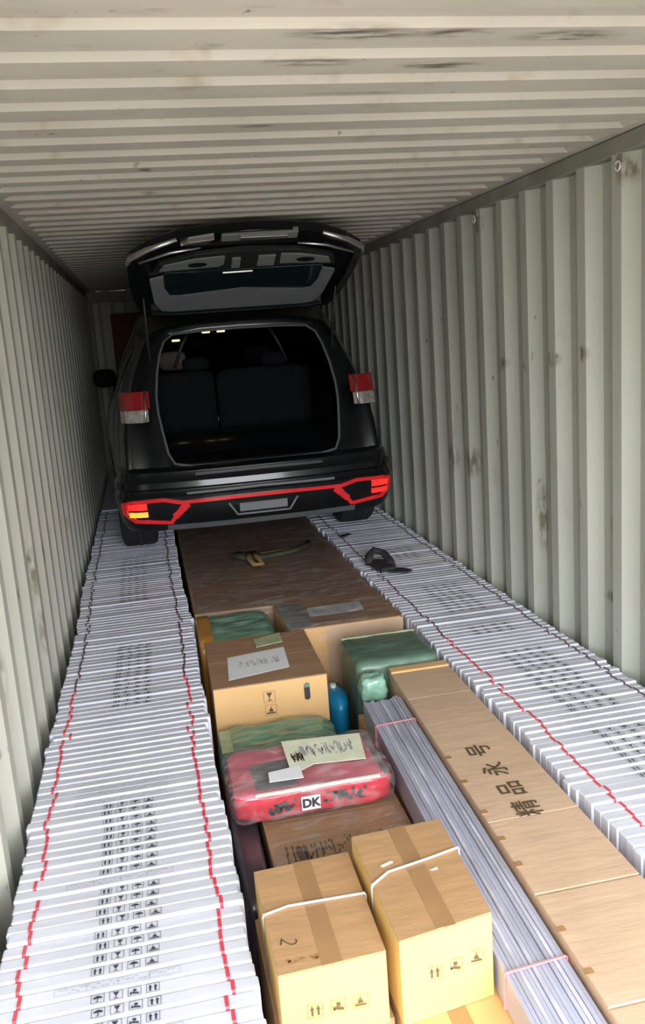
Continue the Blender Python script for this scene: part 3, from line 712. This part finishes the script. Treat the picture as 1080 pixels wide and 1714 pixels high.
# interior trim tunnel
def scaled(sx_, dz, y):
    return ringpts([(x*sx_, z+dz if z > 1.2 else z-.0) for x, z in OP], lambda x, z: y+rearlean(z)*(.6 if y < .4 else 0))
R0 = ringC; R1 = scaled(1.03, -.0, .14); R2 = scaled(1.12, .0, .8); R3 = scaled(1.15, .02, 1.8); R4 = scaled(1.13, .03, 2.9)
vs2 = [p for r in (R0, R1, R2, R3, R4) for p in r]; fs2 = []
for s in range(4):
    for i in range(N2):
        k = i if i < NH-1 else 2*(NH-1)-1-i
        if s >= 2 and k in (7, 8): continue
        fs2.append((s*N2+i, s*N2+(i+1) % N2, (s+1)*N2+(i+1) % N2, (s+1)*N2+i))
build('interior_trim', [(vs2, fs2, 0)], m_int, car, smooth='all')
build('cargo_floor', [bx(-.50, .50, .20, 1.15, .655, .667)], m_carpet, car, bevel=.003)
build('sill_plate', [bx(-.46, .46, .06, .14, .662, .675)], m_trimb, car, bevel=.004)
for k, (x0, x1) in enumerate(((-.59, -.13), (-.125, .59))):
    st = link('rear_seat', None, car, ((x0+x1)/2, 1.24, .66))
    ob = bmobj('seat_back', soft(x1-x0, .13, .55, 10, 8, .003, 5, k), m_seat, st)
    bmobj('head_rest', soft(.20, .10, .10, 4, 8, .002, 5, k), m_seat, st, loc=(.1, .01, .55))
for x in (-.38, .38):
    st = link('front_seat', None, car, (x, 2.55, .45))
    bmobj('seat_back', soft(.48, .16, .72, 5, 8, .003, 5, 3), m_seat, st)
    bmobj('head_rest', soft(.24, .10, .17, 4, 8, .002, 5, 3), m_beige if x < 0 else m_seat, st, loc=(0, .01, .73))
for x, y, z in ((-.393, 1.08, 1.447), (-.172, 1.08, 1.492), (-.064, 1.08, 1.492)):
    build('cabin_lamp', [bx(x-.028, x+.028, y-.02, y+.03, z-.014, z)], m_lit, car, bevel=.004)
for sg in (-1, 1):
    build('pillar_trim', [tube([(sg*.30+.0, 1.16, 1.49), (sg*.36, 1.17, 1.38), (sg*.42, 1.18, 1.24)], .020, 8, flat=.6)], m_trimb, car, smooth='all')
# bumper: profile swept along the plan curve
def plan(s):    # s -1..1 -> (x, y, nx, ny)
    a = abs(s); sg = 1 if s >= 0 else -1
    if a < .62: x = a/.62*.72; y = .10*(x/.80)**2.6-.0; 
    else:
        q = (a-.62)/.38; an = q*PI/2
        x = .72+.135*math.sin(min(an*1.25, PI/2)); y = .10*(.9)**2.6-.005+(1-math.cos(min(an*1.25, PI/2)))*.20+max(0, q-.6)*.45
    return sg*x, y
bprof = [(-.060, .672), (-.01, .668), (.022, .650), (.030, .610), (.052, .590), (.056, .555), (.040, .540), (.044, .520), (.062, .500), (.052, .430), (.030, .330), (.0, .285), (-.05, .275)]
def bump(s, off, z):
    x, y = plan(s); x2, y2 = plan(clamp(s+.01, -1, 1)); x1, y1 = plan(clamp(s-.01, -1, 1))
    tx, ty = x2-x1, y2-y1; l = math.hypot(tx, ty) or 1
    nx, ny = ty/l, -tx/l
    return (x+nx*off, y+ny*off-.02, z)
SS = [i/30-1 for i in range(61)]
vb = [bump(s, o_, z) for s in SS for o_, z in bprof]; n = len(bprof)
bump_o = build('rear_bumper', [(vb, [(i*n+j, i*n+j+1, (i+1)*n+j+1, (i+1)*n+j) for i in range(60) for j in range(n-1)], 0)], m_paint, car, smooth=True)
def boff(z):
    for (o1, z1), (o2, z2) in zip(bprof, bprof[1:]):
        if z2 <= z <= z1: return o1+(o2-o1)*(z1-z)/(z1-z2 or 1)
    return 0
def s_of_x(x):
    lo, hi = 0, 1
    for _ in range(30):
        m_ = (lo+hi)/2
        if plan(m_)[0] < abs(x): lo = m_
        else: hi = m_
    return math.copysign(lo, x)
def ribbon(name, pts, wd, m, parent, out=.008, closed=False):
    """raised strip following (x, z) points on the bumper skin"""
    P2 = []
    n_ = len(pts); rng = range(n_ if closed else n_-1)
    for i in rng:
        a, b = Vector(pts[i]), Vector(pts[(i+1) % n_]); k_ = max(2, int((b-a).length/.04))
        P2 += [a.lerp(b, j/k_) for j in range(k_)]
    if not closed: P2.append(Vector(pts[-1]))
    V, Fc = [], []; m_n = len(P2)
    for i, p in enumerate(P2):
        a = P2[(i-1) % m_n] if closed or i else p; b = P2[(i+1) % m_n] if closed or i < m_n-1 else p
        d = (b-a).normalized(); nn = Vector((-d.y, d.x))*wd/2
        for q, o_ in ((p+nn, -.004), (p+nn*.8, out), (p-nn*.8, out), (p-nn, -.004)):
            V.append(bump(s_of_x(q.x), boff(clamp(q.y, .29, .66))+o_, q.y))
    for i in range(m_n if closed else m_n-1):
        for j in range(3): Fc.append((i*4+j, i*4+j+1, ((i+1) % m_n)*4+j+1, ((i+1) % m_n)*4+j))
    return build(name, [(V, Fc, 0)], m, parent)
for sg in (-1, 1):
    loop = [(.475*sg, .462), (.57*sg, .335), (.77*sg, .355), (.81*sg, .40), (.81*sg, .465), (.765*sg, .480), (.60*sg, .486), (.50*sg, .462)]
    ribbon('red_trim', loop if sg > 0 else loop, .028, m_redt, bump_o, .010, closed=False)
    ribbon('red_trim', [(.455*sg, .452), (.545*sg, .372)], .045, m_redt, bump_o, .011)
    a, b = sorted((.70*sg, .79*sg))
    refl_lens = ribbon('bumper_reflector', [(a, .448), (b, .448)], .050, m_redr, bump_o, .012)  # reflector lenses, made to glow by their material
    ribbon('bumper_reflector', [(a, .397), (b, .397)], .036, m_amber if sg < 0 else m_redr, bump_o, .014)
ribbon('red_trim', [(-.50, .462), (-.2, .468), (.2, .468), (.50, .462)], .026, m_redt, bump_o, .010)
ribbon('bumper_glint', [(-.46, .515), (0, .522), (.46, .515)], .016, m_grey, bump_o, .006)  # grey strip imitates the door's reflection along the bumper step
ribbon('plate_frame', [(-.215, .432), (-.165, .352), (.165, .352), (.215, .432)], .012, m_grey, bump_o, .012)
ribbon('number_plate', [(-.15, .395), (.15, .395)], .062, m_grey, bump_o, .004)
ribbon('lower_valance', [(-.6, .300), (.6, .300)], .04, m_lip, bump_o, .002)
ribbon('loading_lip', [(-.40, .628), (0, .632), (.40, .628)], .02, m_trimb, bump_o, .004)
# tail lamps wrapping the corner
for sg in (-1, 1):
    sh_x = .03 if sg > 0 else 0
    def lamp_block(z0, z1, m, nm, par, pl_):
        V, Fc = [], []
        for x, y in pl_:
            for z in (z0, z1): V.append(((x+sh_x)*sg, y+rearlean(z)*.7, z))
        for x, y in pl_:
            for z in (z0, z1): V.append(((x+sh_x)*sg*.93, y+.03+rearlean(z)*.7, z))
        k_ = len(pl_)
        for i in range(k_-1):
            Fc += [(2*i, 2*i+1, 2*i+3, 2*i+2), (2*(k_+i), 2*(k_+i)+2, 2*(k_+i)+3, 2*(k_+i)+1), (2*i+1, 2*(k_+i)+1, 2*(k_+i)+3, 2*i+3), (2*i, 2*i+2, 2*(k_+i)+2, 2*(k_+i))]
        Fc += [(0, 2*k_, 2*k_+1, 1), (2*k_-2, 2*k_-1, 4*k_-1, 4*k_-2)]
        return build(nm, [(V, Fc, 0)], m, par, bevel=.004)
    tl = link('tail_lamp', None, car)
    pts = [(.675, .02), (.735, .035), (.79, .07), (.825, .15)]
    lamp_block(1.035, 1.145, m_redl, 'red_lens', tl, pts)
    lamp_block(.955, 1.033, m_clear, 'clear_lens', tl, [(.69, .02), (.74, .035), (.79, .07), (.82, .13)])
    build('bright_edge', [tube([((.668+sh_x)*sg, .105, .955), ((.660+sh_x)*sg, .14, 1.05), ((.655+sh_x)*sg, .18, 1.15)], .006, 6)], m_chrome, tl, smooth='all')
# wheels
for wy in WY:
    for sg in (-1, 1):
        wh = link('wheel', None, car, (sg*.795, wy, WR))
        pr_ = [(.235, -.10), (.255, -.120), (.31, -.127), (.345, -.118), (.360, -.095), (.364, -.03), (.356, -.025), (.356, -.018), (.364, -.012), (.364, .012), (.356, .018), (.356, .025), (.364, .03), (.360, .095), (.345, .118), (.31, .127), (.255, .120), (.235, .10)]
        n = 48; V = [(x, r*math.cos(2*PI*i/n), r*math.sin(2*PI*i/n)) for i in range(n) for r, x in pr_]; k_ = len(pr_)
        build('tyre', [(V, [(i*k_+j, i*k_+(j+1) % k_, ((i+1) % n)*k_+(j+1) % k_, ((i+1) % n)*k_+j) for i in range(n) for j in range(k_)], 0)], m_tyre, wh, smooth=True)
        L = [tube([(sg*-.08, 0, 0), (sg*.07, 0, 0)], .06, 16)]
        for q in range(5):
            a = 2*PI*q/5
            L.append(tube([(sg*.06, .05*math.cos(a), .05*math.sin(a)), (sg*.085, .22*math.cos(a), .22*math.sin(a))], .028, 6))
        V = [(x*sg, r*math.cos(2*PI*i/n), r*math.sin(2*PI*i/n)) for i in range(n) for r, x in ((.235, -.10), (.225, -.09), (.225, .08), (.238, .10))]
        L.append((V, [(i*4+j, i*4+j+1, ((i+1) % n)*4+j+1, ((i+1) % n)*4+j) for i in range(n) for j in range(3)], 0))
        build('rim', L, m_grey, wh, smooth=True)
    build('axle', [tube([(-.72, wy, WR), (.72, wy, WR)], .05, 12)], m_trimb, car, smooth=True)
# mirrors
for sg in (-1, 1):
    mi_ = link('door_mirror', None, car, (sg*1.0, 3.02, 1.06))
    bmobj('mirror_housing', soft(.21, .15, .17, 3, 10, .0), m_paint, mi_)
    build('mirror_glass', [bx(-.075, .075, -.078, -.070, .035, .135)], m_int, mi_, bevel=.003)
    build('mirror_arm', [tube([(-sg*.13, .02, .02), (-sg*.05, .01, .04)], .02, 8)], m_trimb, mi_, smooth='all')
# roof rails
for sg in (-1, 1):
    build('roof_rail', [tube([(sg*.58, .75, 1.66), (sg*.585, .95, 1.715), (sg*.60, 1.6, 1.745), (sg*.60, 2.3, 1.745), (sg*.58, 2.75, 1.70)], .016, 8)], m_grey, car, smooth='all')
# raised tailgate
HG = link('tailgate', None, car)
h0 = Vector((0, 5.85-CY, 2.225-CZ)); h1 = Vector((0, 4.92-CY, 2.595-CZ)); dv = (h1-h0).normalized(); dn = Vector((1, 0, 0)).cross(dv).normalized()
if dn.z < 0: dn = -dn
def G(u, v, n_=0):
    sag = -.025*(abs(u)/.67)**2*clamp(v, 0, 1)
    return tuple(h0+Vector((u, 0, 0))+dv*v+dn*(n_+sag))
def gpoly(name, pts, n0_, n1_, m, parent=HG, bevel=.003):
    k_ = len(pts); V = [G(u, v, n0_) for u, v in pts]+[G(u, v, n1_) for u, v in pts]
    return build(name, [(V, [tuple(range(k_))[::-1], tuple(range(k_, 2*k_))]+[(i, (i+1) % k_, k_+(i+1) % k_, k_+i) for i in range(k_)], 0)], m, parent, bevel=bevel)
def sym(h_): return [(u, v) for u, v in h_]+[(-u, v) for u, v in reversed(h_) if abs(u) > 1e-6]
# shell as two-skinned dish so that inside reads recessed
half_o = [(0, -.02), (.45, -.02), (.60, .0), (.655, .25), (.675, .52), (.675, .76), (.655, .83), (.55, .93), (.40, 1.01), (.2, 1.045), (0, 1.055)]
outl = [(u, v) for u, v in half_o[:-1]]+[half_o[-1]]+[(-u, v) for u, v in half_o[1:-1]][::-1]
k_ = len(outl)
V = []
for sc, nn in ((1, .0), (1, .05), (.95, .075)):
    V += [G(u*sc, .5+(v-.5)*sc, nn) for u, v in outl]
V += [G(u*.93, .5+(v-.5)*.94, -.004) for u, v in outl]
V += [G(u*.92, .5+(v-.5)*.93, .030) for u, v in outl]
Fc = [tuple(range(2*k_, 3*k_))]
for a, b in ((0, 1), (1, 2), (0, 3), (3, 4)):
    Fc += [(a*k_+i, a*k_+(i+1) % k_, b*k_+(i+1) % k_, b*k_+i) for i in range(k_)]
Fc.append(tuple(range(4*k_, 5*k_)))
build('tailgate_shell', [(V, Fc, 0)], m_paint, HG)
Uo = [(-.555, .52), (-.535, .20), (-.49, .065), (-.42, .045), (0, .045), (.42, .045), (.49, .065), (.535, .20), (.555, .52)]
Ui = [(-.475, .55), (-.47, .40), (-.44, .29), (-.38, .275), (0, .335), (.38, .275), (.44, .29), (.47, .40), (.475, .55)]
V = [G(u, v, .004) for u, v in Uo]+[G(u, v, .004) for u, v in Ui]+[G(u, v, .02) for u, v in Uo]+[G(u, v, .02) for u, v in Ui]; q = 9
Fc = []
for i in range(8):
    Fc += [(i, i+1, q+i+1, q+i), (2*q+i, 3*q+i, 3*q+i+1, 2*q+i+1), (i, 2*q+i, 2*q+i+1, i+1), (q+i, q+i+1, 3*q+i+1, 3*q+i)]
Fc += [(0, q, 3*q, 2*q), (8, 2*q+8, 3*q+8, q+8)]
build('window_sheen', [(V, Fc, 0)], m_grey, HG)  # grey U imitates the lit ceiling's sheen in the rear glass
gpoly('rear_window', [(-.47, .60), (-.47, .40), (-.44, .29), (-.38, .28), (0, .34), (.38, .28), (.44, .29), (.47, .40), (.47, .60)], .006, .018, m_glassd)
gpoly('brake_light', [(-.13, .545), (-.13, .565), (.05, .57), (.05, .55)], -.006, .006, m_chrome, bevel=.002)
lt = gpoly('lower_trim', [(-.53, .665), (-.50, .76), (-.30, .84), (0, .86), (.30, .84), (.50, .76), (.53, .665), (0, .65)], -.014, .012, m_trimb)
gpoly('trim_panel', [(-.50, .68), (-.475, .75), (-.30, .80), (-.13, .815), (-.13, .69)], -.022, -.012, m_grey, lt)
gpoly('trim_panel', [(.50, .68), (.475, .75), (.30, .80), (.19, .81), (.19, .69)], -.022, -.012, m_grey, lt)
for u in (-.285, .34):
    gpoly('pull_handle', [(u+.055*math.cos(a), .735+.026*math.sin(a)) for a in [2*PI*i/14 for i in range(14)]], -.026, -.020, m_int, lt, bevel=.001)
gpoly('latch', [(-.09, .675), (-.09, .79), (-.04, .79), (-.04, .675)], -.030, -.014, m_grey, lt)
gpoly('latch_cover', [(.06, .675), (.06, .80), (.16, .80), (.16, .675)], -.026, -.014, m_grey, lt)
for sg in (-1, 1):
    build('edge_glint', [tube([G(.672*sg, .77, .0), G(.655*sg, .84, .0), G(.56*sg, .92, .0), G(.40*sg, 1.005, .0)], [.012, .018, .016, .010], 10)], m_bright, HG, smooth='all')  # added bright tubes imitate the door reflected in the black paint edge
    build('edge_glint', [tube([G(.61*sg, .80, -.012), G(.44*sg, .885, -.012), G(.27*sg, .915, -.012)], [.008, .010, .006], 8)], m_bright, HG, smooth='all')
gpoly('plate_recess', [(-.16, .965), (-.16, 1.035), (.26, 1.04), (.26, .97)], -.012, .02, m_grey)
gpoly('plate_lamp', [(-.06, 1.01), (-.06, 1.04), (.20, 1.04), (.20, 1.02)], -.035, -.008, m_bright, bevel=.001)
gpoly('plate_lamp', [(-.38, .985), (-.34, 1.012), (-.20, 1.03), (-.24, .985)], -.03, .0, m_bright, bevel=.001)
for u in (-.36, .36):
    build('hinge', [tube([G(u, -.04, .03), G(u, .03, .04), G(u, .08, .02)], .016, 8)], m_trimb, HG, smooth='all')
for sg in (-1, 1):
    build('gas_strut', [tube([(sg*.60, .42, 1.25), (sg*.60, .30, 1.50), Vector(G(sg*.60, .30, .0))], [.012, .010, .006], 8)], m_trimb, HG, smooth='all')
